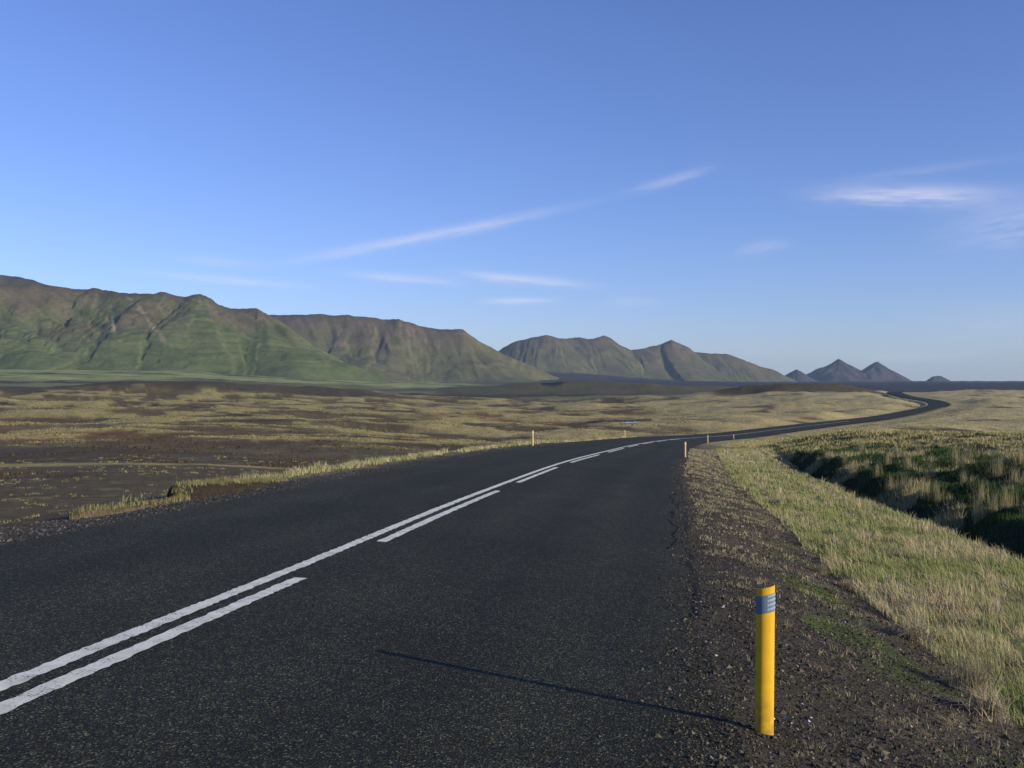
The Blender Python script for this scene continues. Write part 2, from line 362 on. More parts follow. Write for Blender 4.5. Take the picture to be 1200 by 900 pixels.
    fr = ss(0.05, 0.35, 1.0-wR/13+0.25*n1)*(wR > 0)*(s < 5000)*ss(60, 90, s)
    c = mix3(c, (0.24, 0.22, 0.11), fr*0.7)
    strip = ss(2.0, 2.5, wR+0.35*n5)*(1-ss(5.2, 6.4, wR))*nearm
    c = mix3(c, (0.12, 0.12, 0.045), strip)
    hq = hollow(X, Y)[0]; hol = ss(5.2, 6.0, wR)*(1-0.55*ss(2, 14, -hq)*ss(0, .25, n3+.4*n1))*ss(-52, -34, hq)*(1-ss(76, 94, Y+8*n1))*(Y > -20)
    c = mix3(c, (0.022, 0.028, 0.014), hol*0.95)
    gr = (1-ss(2.0, 2.6, wR+0.35*n5))*(wR > -0.3)*(w > 0)*(s < 5000)
    c = mix3(c, (0.064, 0.054, 0.037), gr*(1-ss(70, 110, s)))
    drys = gr*ss(12, 30, s)*ss(-0.1, 0.3, n5+0.3*n3)*ss(0.3, 1.0, wR)*(1-ss(80, 110, s))
    c = mix3(c, (0.26, 0.21, 0.115), drys*0.85)
    c = mix3(c, (0.17, 0.135, 0.08), gr*ss(0.1, .5, fbm(X/.45, Y/.45, 3, 95))*ss(.5, 1.2, wR)*(1-ss(20, 40, s))*.6)
    moss = gr*ss(1.0, 1.6, wR)*ss(0.05, 0.35, n5+0.6*n3)*(1-ss(12, 20, s))
    c = mix3(c, (0.060, 0.085, 0.020), moss*0.7)
    for cx, cy, ra, rb in ((3.35, 10.6, .34, 1.1), (2.9, 8.4, .35, .7)):
        c = mix3(c, (0.09, 0.12, 0.025), (1-ss(.4, 1.1, ((X-cx)/ra)**2+((Y-cy)/rb)**2+.8*n5))*.8)
    gl = (wL > -0.3)*(w < 0)*(1-ss(0.5, 0.9, wL+0.3*n5))*(1-ss(80, 120, s))
    c = mix3(c, (0.060, 0.058, 0.052), gl)
    fl = ss(0.5, 0.9, wL+0.3*n5)*(1-ss(1.4, 3.0, wL+0.6*n3))*ss(16, 21, s)*(1-ss(130, 200, s))*(w < 0)
    c = mix3(c, (0.24, 0.22, 0.10), fl*0.85)
    V = np.c_[X, Y, H+CZ]
    ctr = len(V); V = np.r_[V, [[0, 0, V[:nc, 2].mean()]]]; c = np.r_[c, [c[0]]]
    F = grid_faces(nr, nc, True)[:, ::-1]
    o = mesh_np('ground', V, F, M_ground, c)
    tag(o, 'rolling plain of dark soil and pale dry grass on both sides of the road', kind='structure')
build_ground()

# ------------------------------------------------------------------ carriageway
def ribbon(name, s0, s1, wfun0, wfun1, mat, lift, step=None, ncol=9, jit=0.0, colf=None):
    ss_ = [s0]
    while ss_[-1] < s1: ss_.append(ss_[-1] + (step or max(0.25, abs(ss_[-1])*0.012)))
    ss_ = np.array(ss_); ss_[-1] = s1
    V = []
    for s in ss_:
        a = wfun0(s); b = wfun1(s)
        for k in range(ncol):
            w = a+(b-a)*k/(ncol-1)
            if jit and k in (0, ncol-1): w += random.uniform(-jit, jit)
            x, y, z = road_at(s, w)
            V.append((x, y, z+CZ+lift+0.00005*max(s, 0)))
    col = None
    if colf:
        sg = np.repeat(ss_, ncol); wg = np.concatenate([np.linspace(wfun0(s), wfun1(s), ncol) for s in ss_]); col = colf(sg, wg)
    return mesh_np(name, V, grid_faces(len(ss_), ncol)[:, ::-1], mat, col)
def edge_wob(s, k): return 0.05*math.sin(s*1.7+k)+0.04*math.sin(s*4.3+2*k)+0.03*math.sin(s*9.1+k)
def road_col(s, w):                                                    # wheel tracks polished paler, oil and patches darker, dusty edges
    t = 1.0+0*s
    for c0 in (-2.75, -1.1, 1.15, 2.85): t += .16*np.exp(-((w-c0-.08*fbm(s/9, s*0, 2, 3))/.28)**2)
    for c0 in (-1.95, 2.0): t -= .12*np.exp(-((w-c0)/.3)**2)
    t *= 1+.16*fbm(s/3.5, w/.5, 4, 501)+.12*fbm(s/14, w/2, 3, 505)
    e = np.maximum(ss(-.5, .1, w-wr(s)), ss(-.5, .1, -w-wl(s)))
    c = np.c_[t, t, t]; return c*(1-.25*e[:, None])+np.array((1.7, 1.55, 1.25))*.25*e[:, None]
o = ribbon('road', -45, 640, lambda s: -wl(s)-0.22, lambda s: wr(s)+0.22, M_road, 0.0, ncol=61, colf=road_col)
tag(o, 'dark grey asphalt road curving away to the right', kind='structure')

# markings: solid line and broken line on its right
LW = 0.13
def line(s0, s1, wc, nm, lab):
    o = ribbon(nm, s0, s1, lambda s: wc-LW/2, lambda s: wc+LW/2, M_paint, 0.004+0.0, step=0.06 if s1 < 15 else (0.12 if s0 < 30 else 0.6), ncol=2, jit=0.011 if s0 < 60 else 0)
    tag(o, lab, kind='structure')
line(-20, 14, -0.13, 'solid_line', 'worn solid white centre line on the left of the pair')
line(14, 60, -0.13, 'solid_line', 'solid white centre line into the bend')
line(60, 240, -0.13, 'solid_line', 'far solid white centre line round the bend')
for i, (a, b_) in enumerate([(-5, 9.45), (12.3, 21.6), (24.6, 33.0), (37, 46.5), (50.5, 60), (64, 73), (77, 86), (90, 99), (103, 112)]):
    line(a, b_, 0.13, 'broken_line', 'white dash number %s of the broken centre line' % ['one nearest', 'two', 'three', 'four', 'five', 'six', 'seven', 'eight', 'nine farthest'][i])

# ------------------------------------------------------------------ mountains
def P2(px, py, D): return np.array([(px-600)/1130*D, D, (450-py)/1130*D])
def mountain(name, crest, lab, wf=1.9, wb=2.0, res=(420, 200), gully=1.0, gw=70, prof=1.35, cols=None, seed=0, spur=0.25, smw=300, slant=0.0, scree=()):
    C = np.array([P2(*p) for p in crest])
    # refine
    d = np.r_[0, np.cumsum(np.linalg.norm(np.diff(C[:, :2], axis=0), axis=1))]
    q = np.linspace(0, d[-1], max(len(crest)*6, 24)); C = np.c_[[np.interp(q, d, C[:, k]) for k in range(3)]].T
    C[:, 2] += fbm(q/(C[:, 1].mean()*.018), q*0+seed, 3, 15)*C[:, 1].mean()/1130*1.3
    zb0 = terrain(C[:, 0], C[:, 1])[0]
    hmax = (C[:, 2]-zb0).max(); mg = hmax*wf*1.25
    xs = np.linspace(C[:, 0].min()-mg, C[:, 0].max()+mg, res[0]); ys = np.linspace(C[:, 1].min()-mg, C[:, 1].max()+hmax*wb*1.0, res[1])
    X, Y = [a.ravel() for a in np.meshgrid(xs, ys)]
    A = C[:-1, :2]; D = C[1:, :2]-A; L2 = (D**2).sum(1); best = np.full(len(X), 1e18); T = np.zeros(len(X)); Zt = np.zeros(len(X)); SG = np.zeros(len(X))
    wx = X + 0.12*hmax*fbm(X/(hmax*1.2), Y/(hmax*1.2), 3, seed+200); wy = Y + 0.12*hmax*fbm(X/(hmax*1.2), Y/(hmax*1.2), 3, seed+210)
    for i in range(len(A)):
        px = wx-A[i, 0]; py = wy-A[i, 1]; tt = np.clip((px*D[i, 0]+py*D[i, 1])/L2[i], 0, 1)
        zt = C[i, 2]+tt*(C[i+1, 2]-C[i, 2])
        dd = np.hypot(px-tt*D[i, 0], py-tt*D[i, 1]) 
        sc = dd - zt*0.6
        k = sc < best; best[k] = sc[k]; T[k] = (q[i]+tt*(q[i+1]-q[i]))[k]; Zt[k] = zt[k]; SG[k] = (py*D[i, 0]-px*D[i, 1])[k]
    U = best + Zt*0.6
    Hh = terrain(X, Y)[0]; zb = Hh-4
    hgt = Zt-zb
    g1 = 1-2*np.abs(fbm((T-slant*U)/gw+U/(gw*9), U/(gw*5), 3, seed+3)); g2 = 1-2*np.abs(fbm((T-slant*U)/(gw*.35), U/(gw*3), 3, seed+7)); g3 = fbm(X/(gw*3), Y/(gw*3), 2, seed+13)
    # around ends use the angle instead of arc length
    ang = np.arctan2(Y-C[-1, 1], X-C[-1, 0])*hmax*0.8; g1e = 1-2*np.abs(fbm(ang/gw+9, U/(gw*5), 3, seed+5)); ke = (T >= q[-1]-1e-3) | (T <= 1e-3)
    g1 = np.where(ke, g1e, g1)
    Wd = hgt*np.where(SG > 0, wb, wf)
    v = U/Wd
    amp = np.clip(v, 0, 1)*(1-np.clip(v, 0, 1))*4
    v2 = np.clip(v*(1-spur*g3) - amp*gully*(0.045*(g1-0.5)+0.012*(g2-0.5)), 0, 1.2)
    pz = np.clip(1-v2, 0, 1)**prof
    Z = zb + hgt*pz + hmax*0.008*fbm(X/(gw*.4), Y/(gw*.5), 3, seed+17)*ss(0, 0.1, pz)
    Z = np.where(v2 >= 1, zb-3, Z)
    # colours
    up = np.clip((Z-zb)/hmax, 0, 1); nn = fbm(X/(gw*1.5), Y/(gw*1.5), 4, seed+23); st = fbm((T-slant*U)/(gw*.25), U/(gw*4), 3, seed+29)
    lo, hi, dk = [np.array(k) for k in cols]
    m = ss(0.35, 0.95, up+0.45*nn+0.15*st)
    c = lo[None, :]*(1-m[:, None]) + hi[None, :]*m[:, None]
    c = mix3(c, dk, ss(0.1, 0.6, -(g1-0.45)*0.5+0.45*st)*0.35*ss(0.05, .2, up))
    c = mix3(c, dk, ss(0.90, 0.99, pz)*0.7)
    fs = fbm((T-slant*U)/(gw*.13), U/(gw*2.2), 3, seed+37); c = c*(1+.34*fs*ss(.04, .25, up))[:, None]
    c = mix3(c, hi*1.5, ss(.35, .7, fbm((T-slant*U)/(gw*.3), U/(gw*1.8), 3, seed+43))*ss(.1, .4, up)*.45)
    for (ax, ay, bx, by, w0_, w1_, cc) in scree:                       # bare scree chutes running down the slope
        dx, dy = bx-ax, by-ay; tt = ((X-ax)*dx+(Y-ay)*dy)/(dx*dx+dy*dy); dd = np.abs((X-ax)*dy-(Y-ay)*dx)/math.hypot(dx, dy)+4*fbm(X/18, Y/18, 2, 5)
        c = mix3(c, cc, (1-ss(.6, 1.0, dd/(w0_+(w1_-w0_)*tt.clip(0, 1))))*ss(-.05, .05, tt)*(1-ss(.95, 1.05, tt))*.8)
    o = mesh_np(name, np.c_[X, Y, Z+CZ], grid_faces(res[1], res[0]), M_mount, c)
    tag(o, lab, kind='structure')
    return o
GRN = (0.078, 0.098, 0.042); BRN = (0.098, 0.082, 0.052); DKB = (0.052, 0.050, 0.034)
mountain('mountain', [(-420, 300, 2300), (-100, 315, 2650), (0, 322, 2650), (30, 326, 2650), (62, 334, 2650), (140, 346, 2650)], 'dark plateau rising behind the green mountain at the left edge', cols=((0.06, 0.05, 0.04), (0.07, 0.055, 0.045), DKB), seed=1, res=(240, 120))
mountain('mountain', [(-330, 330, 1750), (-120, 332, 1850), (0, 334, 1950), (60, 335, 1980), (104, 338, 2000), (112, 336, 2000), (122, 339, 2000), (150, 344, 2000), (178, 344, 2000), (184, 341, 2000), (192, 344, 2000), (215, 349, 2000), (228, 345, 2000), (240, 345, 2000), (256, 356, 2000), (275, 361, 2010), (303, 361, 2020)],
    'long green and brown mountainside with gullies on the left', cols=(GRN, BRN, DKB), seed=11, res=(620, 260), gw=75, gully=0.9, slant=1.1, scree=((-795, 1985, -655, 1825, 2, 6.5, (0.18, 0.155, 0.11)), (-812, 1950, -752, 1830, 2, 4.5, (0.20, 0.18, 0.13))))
mountain('mountain', [(150, 360, 3300), (280, 370, 3100), (325, 369, 3000), (370, 368, 3000), (430, 371, 3000), (455, 374, 3000), (462, 373, 3000), (500, 384, 3000), (525, 386, 3000), (545, 385, 3000)],
    'second mountain, brown and flat topped, behind the green one', cols=((0.095, 0.092, 0.045), (0.098, 0.074, 0.055), DKB), seed=31, res=(460, 220), gw=100, gully=0.9, slant=0.55, wf=1.75)
mountain('mountain', [(590, 407, 4300), (606, 400, 4300), (622, 395, 4300), (640, 393, 4300), (655, 396, 4300), (680, 396, 4350), (698, 397, 4350), (711, 393, 4400), (722, 400, 4400), (738, 410, 4400), (755, 408, 4400), (775, 403, 4450), (786, 398, 4450), (797, 402, 4450), (812, 411, 4500), (830, 414, 4500), (850, 414, 4500), (870, 420, 4500), (890, 428, 4500), (905, 433, 4500)],
    'third mountain with several pointed summits in the middle distance', cols=((0.092, 0.085, 0.042), (0.090, 0.068, 0.048), DKB), seed=47, res=(560, 200), gw=130, gully=0.9, slant=0.3, wf=1.75, spur=0.2)
CC = ((0.055, 0.045, 0.042), (0.045, 0.036, 0.038), (0.03, 0.026, 0.03))
for (px, py, D, wf, k, lab) in [(934, 433, 5200, 1.5, 0, 'small dark hill left of the two cone mountains'), (983, 420.5, 5600, 1.65, 1, 'left and taller of the two dark cone mountains'),
                                (1027, 423.5, 5600, 1.75, 2, 'right of the two dark cone mountains'), (1099, 440.5, 5400, 1.35, 3, 'small rounded dark hill on the horizon at the right')]:
    w_ = 3 if k != 3 else 5
    mountain('mountain', [(px-w_, py+(0.8 if k != 3 else 0.3), D), (px, py, D), (px+w_, py+(1.5 if k != 3 else 0.4), D)], lab, wf=wf, wb=1.8, cols=CC, seed=60+k*3, res=(150, 120), gw=70, gully=1.6, prof=1.1, spur=0.28)

# ------------------------------------------------------------------ grass
def blades(x, y, h, wd, col, lean=0.35, segs=2, base=None, curl=0.5, winda=None, simple=False):
    n = len(x)
    z = terrain(x, y)[0] if base is None else base
    a = rng.uniform(0, 2*np.pi, n) if winda is None else winda+rng.normal(0, 0.9, n)
    l = h*np.abs(rng.normal(0, lean, n)); f = rng.uniform(-0.9, 0.9, n)
    fx = np.cos(f); fy = np.sin(f)
    dx = np.cos(a)*l; dy = np.sin(a)*l; z0 = z-0.02
    B0 = np.c_[x-fx*wd/2, y-fy*wd/2, z0]; B1 = np.c_[x+fx*wd/2, y+fy*wd/2, z0]
    M0 = np.c_[x+dx*.3-fx*wd*.36, y+dy*.3-fy*wd*.36, z0+h*.58]; M1 = np.c_[x+dx*.3+fx*wd*.36, y+dy*.3+fy*wd*.36, z0+h*.58]
    Tp = np.c_[x+dx, y+dy, z0+h*np.sqrt(np.clip(1-(l/h)**2*curl, .15, 1))]
    V = np.stack([B0, B1, M0, M1, Tp], 1).reshape(-1, 3); V[:, 2] += CZ
    if simple:
        V = np.stack([B0, B1, Tp], 1).reshape(-1, 3); V[:, 2] += CZ
        return V, np.arange(n*3).reshape(-1, 3), np.repeat(col, 3, axis=0)
    i = (np.arange(n)*5)[:, None]
    F = np.concatenate([i+[0, 1, 3], i+[0, 3, 2], i+[2, 3, 4]], 1).reshape(-1, 3)
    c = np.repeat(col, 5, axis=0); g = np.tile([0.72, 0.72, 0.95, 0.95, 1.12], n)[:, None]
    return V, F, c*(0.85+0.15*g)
def join(parts):
    V = []; F = []; C = []; o = 0
    for v, f, c in parts: V.append(v); F.append(f+o); C.append(c); o += len(v)
    return np.concatenate(V), np.concatenate(F), np.concatenate(C)
def sw(n, s0, s1, w0, w1, pw=1.0, side=1):
    """random points beside the road: s along (denser near), w beyond the asphalt edge"""
    s = s0*(s1/s0)**rng.uniform(0, 1, n)**pw; w = rng.uniform(w0, w1, n)
    W_ = (wr(s)+w) if side > 0 else -(wl(s)+w)
    x, y, _ = road_at(s, W_); return x, y, s, w
def palette(n, a, b, v=0.15, t=None):
    t = rng.uniform(0, 1, n) if t is None else t
    return (np.array(a)[None]*(1-t)[:, None]+np.array(b)[None]*t[:, None])*(1+rng.normal(0, v, n))[:, None].clip(-.5, 1)
GG = (0.28, 0.315, 0.105); GT = (0.56, 0.47, 0.27); GD = (0.038, 0.078, 0.022)
# right-hand strip
x, y, s, w = sw(330000, 3.0, 75, 2.05, 6.0)
k = (w + 0.35*fbm(x/1.2, y/1.2, 3, 91) > 2.2+0.25*rng.uniform(-1, 1, len(x))) & (x < y*0.62+2.5); x, y, s, w = x[k], y[k], s[k], w[k]
d = np.hypot(x, y); tn = np.clip(0.42+0.9*fbm(x/1.6, y/2.4, 3, 301)+0.5*fbm(x/.3, y/.3, 2, 303)+rng.normal(0, .22, len(x)), 0, 1)
tn = np.clip((tn-.08)*(1-0.35*ss(12, 25, d)*(1-ss(45, 60, d))) , 0, 1)
hh = 0.78*(0.13+0.13*ss(-.3, .6, fbm(x/.5, y/.5, 3, 305))+0.06*(tn > .7))*rng.uniform(.6, 1.3, len(x))*(0.8+0.3*ss(5, 15, d))
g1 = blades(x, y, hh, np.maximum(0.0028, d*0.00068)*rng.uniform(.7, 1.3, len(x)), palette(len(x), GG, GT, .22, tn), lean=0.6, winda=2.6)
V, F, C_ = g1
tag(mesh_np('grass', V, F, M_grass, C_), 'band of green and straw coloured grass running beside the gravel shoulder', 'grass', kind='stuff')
# hollow: dark green cover
n = 430000
rr = 8*(98/8)**rng.uniform(0, 1, n)**.8; aa = rng.uniform(0.18, 0.66, n); x = rr*np.sin(aa); y = rr*np.cos(aa)
H, s, w, d, u, P = terrain(x, y); hq = hollow(x, y)[0]; sc_ = fbm(x/5, y/4, 3, 71)
k = (w-wr(s) > 5.35) & (u < 0.66) & (hq > -46) & (y < 94) & ((hq > -2) | (rng.uniform(0, 1, n) < .75)); x, y, H, d, hq, sc_ = x[k], y[k], H[k], d[k], hq[k], sc_[k]
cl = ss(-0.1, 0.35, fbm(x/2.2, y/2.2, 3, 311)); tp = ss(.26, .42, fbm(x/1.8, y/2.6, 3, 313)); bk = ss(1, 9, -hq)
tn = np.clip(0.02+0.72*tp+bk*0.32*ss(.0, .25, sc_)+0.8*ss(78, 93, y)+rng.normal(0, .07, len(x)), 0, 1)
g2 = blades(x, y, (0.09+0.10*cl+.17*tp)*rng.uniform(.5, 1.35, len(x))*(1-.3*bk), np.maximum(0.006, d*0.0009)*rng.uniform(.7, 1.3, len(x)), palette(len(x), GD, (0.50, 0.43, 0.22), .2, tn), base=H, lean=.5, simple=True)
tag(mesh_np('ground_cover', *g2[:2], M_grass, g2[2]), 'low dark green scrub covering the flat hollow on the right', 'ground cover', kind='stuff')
# plain beyond: pale dry grass, left and right, coarser with distance
n = 420000
rr = 52*(420/52)**rng.uniform(0, 1, n); aa = rng.uniform(-0.50, 0.50, n); x = rr*np.sin(aa); y = rr*np.cos(aa)
H, s, w, d, u, P = terrain(x, y)
hb = fbm(x/20, y/13, 4, 5); n1 = fbm(x/18, y/13, 4, 51); n2 = fbm(x/45, y/34, 4, 61)
pale = ss(0.02, 0.16, hb*1.0+n1*0.2+n2*0.35+0.03-0.25*(1-ss(100, 160, d)))*ss(80, 125, d); rt = ss(0.10, 0.28, u)*ss(-0.35, 0.0, n1+.5*n2+.22)*ss(50, 75, d)
q_ = ((x+70)/50)**2+((y-62)/16)**2
k = (np.maximum(pale*.6, rt*.9) > rng.uniform(0.15, 1, n)) & ((w > wr(s)+2) | (w < -wl(s)-1.2)) & (q_ > 1.3); x, y, H, d, u = x[k], y[k], H[k], d[k], u[k]
g3 = blades(x, y, (.10+.08*ss(.1, .4, u)*(1-ss(120, 200, d)))*rng.uniform(.5, 1.4, len(x)), d*0.0009, palette(len(x), (0.31, 0.28, 0.09), (0.58, 0.47, 0.23), .2), base=H, lean=.6, simple=True)
tag(mesh_np('dry_grass', *g3[:2], M_grass, g3[2]), 'pale dry grass covering the hummocks of the plain', 'grass', kind='stuff')
# left fringe
x, y, s, w = sw(60000, 13.5, 110, 0.75, 3.2, side=-1)
k = (w + 0.4*fbm(x/1.0, y/1.0, 3, 93) > 0.9) & (rng.uniform(0, 1, len(x)) < ss(16.5, 20, s)) & (w < 1.6+1.6*rng.uniform(0, 1, len(x))); x, y, s, w = x[k], y[k], s[k], w[k]; d = np.hypot(x, y)
tn = np.clip(.45+.6*fbm(x/2, y/2, 2, 321)+rng.normal(0, .2, len(x)), 0, 1)
g4 = blades(x, y, (.15+.10*fbm(x/1., y/1., 2, 323))*rng.uniform(.4, 1.4, len(x)), np.maximum(.005, d*.00065), palette(len(x), (0.30, 0.31, 0.12), (0.58, 0.51, 0.29), .15, tn), lean=.35)
tag(mesh_np('grass', *g4[:2], M_grass, g4[2]), 'fringe of pale grass along the left edge of the road', 'grass', kind='stuff')
# small tufts on the gravel and on the left soil
def tufts(cx, cy, nb, rad, h, ca, cb, lean=.7):
    n = len(cx); ix = np.repeat(np.arange(n), nb); r = rng.normal(0, 1, len(ix))*np.repeat(rad, nb); a = rng.uniform(0, 6.28, len(ix))
    x = cx[ix]+r*np.cos(a); y = cy[ix]+r*np.sin(a); d = np.hypot(x, y)
    return blades(x, y, np.repeat(h, nb)*rng.uniform(.3, 1.3, len(ix)), np.maximum(.0035, d*.0007), palette(len(ix), ca, cb, .2), lean=lean)
x, y, s, w = sw(3600, 4, 75, 0.25, 2.6, pw=.75)
k = rng.uniform(0, 1, len(x)) < (0.16+0.84*ss(.0, .45, fbm(x/1.2, y/1.6, 3, 91)+.35*ss(12, 25, s))); x, y, s = x[k], y[k], s[k]
g5 = tufts(x, y, 12, 0.03+0.0*x+s*.0012, .03+.035*rng.uniform(0, 1, len(x))+s*.0008, (0.30, 0.27, 0.13), (0.50, 0.42, 0.26), lean=1.15)
tag(mesh_np('dry_sprigs', *g5[:2], M_grass, g5[2]), 'sparse dry sprigs scattered over the gravel shoulder', 'grass', kind='stuff')
n = 1700; rr = 14*(75/14)**rng.uniform(0, 1, n); aa = rng.uniform(-.56, -.1, n); x = rr*np.sin(aa); y = rr*np.cos(aa); _, s, w, d, u, P = terrain(x, y)
k = (w < -wl(s)-2.0) & (fbm(x/4, y/3, 3, 331)+.3*fbm(x, y, 2, 333) > .05); x, y, d = x[k], y[k], d[k]
g6 = tufts(x, y, 14, .06+.0*x+d*.0012, .05+.0*x+d*.0006, (0.24, 0.22, 0.08), (0.42, 0.37, 0.18))
tag(mesh_np('dry_sprigs', *g6[:2], M_grass, g6[2]), 'sparse yellow tufts on the dark soil left of the road', 'grass', kind='stuff')

x, y, s, w = sw(1500, 4, 70, 2.4, 5.6); k = fbm(x/1.6, y/2.4, 3, 351) > .02; x, y, s = x[k], y[k], s[k]
g7 = tufts(x, y, 26, .05+0*x+s*.0008, .17+.15*rng.uniform(0, 1, len(x)), (0.40, 0.33, 0.17), (0.60, 0.50, 0.32), lean=.55)
tag(mesh_np('dead_stalks', *g7[:2], M_grass, g7[2]), 'bent dead straw stalks standing in the green verge', 'grass', kind='stuff')
mx = []; my = []
for cx, cy, ra, rb, nn_ in ((3.35, 10.6, .28, 1.0, 4200), (2.9, 8.5, .30, .6, 1500), (3.2, 7.7, .2, .4, 900)):
    a = rng.uniform(0, 6.28, nn_); r = np.sqrt(rng.uniform(0, 1, nn_)); mx.append(cx+.12*(rng.normal(0, 1, nn_))+ra*r*np.cos(a)); my.append(cy+rb*r*np.sin(a)+.1*rng.normal(0, 1, nn_))
x = np.concatenate(mx); y = np.concatenate(my); k = fbm(x/.3, y/.3, 3, 361) > -.12; x, y = x[k], y[k]
g8 = blades(x, y, rng.uniform(.01, .035, len(x)), np.full(len(x), .012), palette(len(x), (0.14, 0.20, 0.03), (0.28, 0.31, 0.07), .2), lean=.8, simple=True)
tag(mesh_np('moss', *g8[:2], M_grass, g8[2]), 'bright green moss on the gravel beside the yellow post', 'moss', kind='stuff')
n = 50000; rr = 40*(330/40)**rng.uniform(0, 1, n); aa = rng.uniform(-.50, .2, n); x = rr*np.sin(aa); y = rr*np.cos(aa); H, s, w, d, u, P = terrain(x, y)
k = ((w < -wl(s)-2.5) | (w > 30)) & (fbm(x/9, y/6, 4, 371) > .08+.4*(1-ss(50, 75, d))); x, y, H, d = x[k], y[k], H[k], d[k]
g9 = blades(x, y, .16*rng.uniform(.4, 1.5, len(x)), d*.0013, palette(len(x), (0.050, 0.040, 0.020), (0.14, 0.085, 0.035), .25), base=H, lean=.7, simple=True)
tag(mesh_np('heath', *g9[:2], M_grass, g9[2]), 'dark brown and rusty heath on the plain', 'heath', kind='stuff')

# ------------------------------------------------------------------ gravel
def stones(x, y, size, cols, name, lab):
    n = len(x); z, s__, w__ = terrain(x, y)[:3]; xr, yr, zr_ = road_at(s__, w__); z = np.where((w__ < wr(s__)+.2) & (w__ > -wl(s__)-.2), np.maximum(z, zr_), z)
    base = np.array([(1, 0, -.5), (0, 1, -.5), (-1, 0, -.5), (0, -1, -.5), (.2, .1, .8)], float)
    V = base[None]*(size[:, None, None])*rng.uniform(.5, 1.15, (n, 5, 1))*np.array([1, 1, .62])
    V += rng.normal(0, .14, V.shape)*size[:, None, None]
    a = rng.uniform(0, 6.28, n); c_, s_ = np.cos(a)[:, None], np.sin(a)[:, None]
    X = V[..., 0]*c_-V[..., 1]*s_; Y = V[..., 0]*s_+V[..., 1]*c_
    V = np.stack([X+x[:, None], Y+y[:, None], V[..., 2]+(z+CZ+size*.25)[:, None]], -1).reshape(-1, 3)
    f = np.array([(0, 1, 4), (1, 2, 4), (2, 3, 4), (3, 0, 4)])
    F = (f[None]+(np.arange(n)*5)[:, None, None]).reshape(-1, 3)
    tag(mesh_np(name, V, F, M_stone, np.repeat(cols, 5, axis=0), smooth=False), lab, 'gravel', kind='stuff')
M_stone = vc_mat('gravel_stone', ((90, 0.7, 1.3),), None, 0.75)
x, y, s, w = sw(115000, 2.8, 50, -0.55, 2.5)
k = rng.uniform(0, 1, len(x)) < (.04+.96*ss(-.3, .12, w+.12*fbm(x/.6, y/.6, 3, 401)))*(1-.6*ss(1.8, 2.5, w)); x, y, s = x[k], y[k], s[k]; n = len(x)
t_ = rng.uniform(0, 1, n); cc = palette(n, (0.028, 0.025, 0.018), (0.17, 0.145, 0.10), .2, t_**2.6); hi = t_ > .992; cc[hi] = rng.uniform(.25, .5, (hi.sum(), 1))
stones(x, y, rng.gamma(2.6, .0030, n).clip(.0035, .03)*(1+s*.012), cc, 'gravel', 'dark volcanic gravel covering the right shoulder')
x, y, s, w = sw(16000, 9, 60, -.15, 1.2, side=-1); n = len(x)
cc = palette(n, (0.03, 0.03, 0.028), (0.12, 0.11, 0.095), .2, rng.uniform(0, 1, n)**2)
stones(x, y, rng.gamma(3, .004, n).clip(.005, .03)*(1+s*.01), cc, 'gravel', 'grey gravel along the left edge of the asphalt')

# ------------------------------------------------------------------ delineator posts
M_yel, t, b = newmat('yellow_plastic', 0.45); b.inputs['Specular IOR Level'].default_value = .4
tc = t.nodes.new('ShaderNodeTexCoord')
c = mixc(t, (0.72, 0.41, 0.015), ramp(t, noise(t, tc.outputs['Object'], 9, 5), [(0.3, 0.82), (0.7, 1.08)]), 1.0, 'MULTIPLY')
sepx = t.nodes.new('ShaderNodeSeparateXYZ'); t.links.new(tc.outputs['Object'], sepx.inputs[0])
dirt = ramp(t, noise(t, tc.outputs['Object'], 45, 4), [(0.6, 0.0), (0.78, 0.25)])
c = mixc(t, c, (0.16, 0.10, 0.04), dirt)
zr_ = t.nodes.new('ShaderNodeMapRange'); t.links.new(sepx.outputs[2], zr_.inputs[0]); zr_.inputs[1].default_value = .22; zr_.inputs[2].default_value = 0.0
sm_ = ramp(t, noise(t, tc.outputs['Object'], 22, 5), [(0.35, 0.0), (0.75, 0.9)])
c = mixc(t, c, (0.12, 0.09, 0.05), mixc(t, zr_.outputs[0], sm_, 1.0, 'MULTIPLY')); t.links.new(c, b.inputs['Base Color'])
M_refl, t, b = newmat('reflector_sheet', 0.35); b.inputs['Base Color'].default_value = (0.15, 0.19, 0.25, 1)
M_strip, t, b = newmat('reflector_stripe', 0.35); b.inputs['Base Color'].default_value = (0.27, 0.33, 0.40, 1)
M_oran, t, b = newmat('faded_orange_plastic', 0.6); b.inputs['Base Color'].default_value = (0.62, 0.42, 0.20, 1)
M_pale, t, b = newmat('pale_reflector', 0.4); b.inputs['Base Color'].default_value = (0.62, 0.60, 0.55, 1)
PROF = [(x*0.9, y*0.75) for x, y in [(-0.055, 0.030), (-0.052, 0.008), (-0.040, -0.012), (-0.020, -0.024), (0.0, -0.028), (0.022, -0.027), (0.040, -0.021), (0.052, -0.010), (0.056, 0.006)]]
PROFI = [(x*0.93, y+0.006) for x, y in PROF]
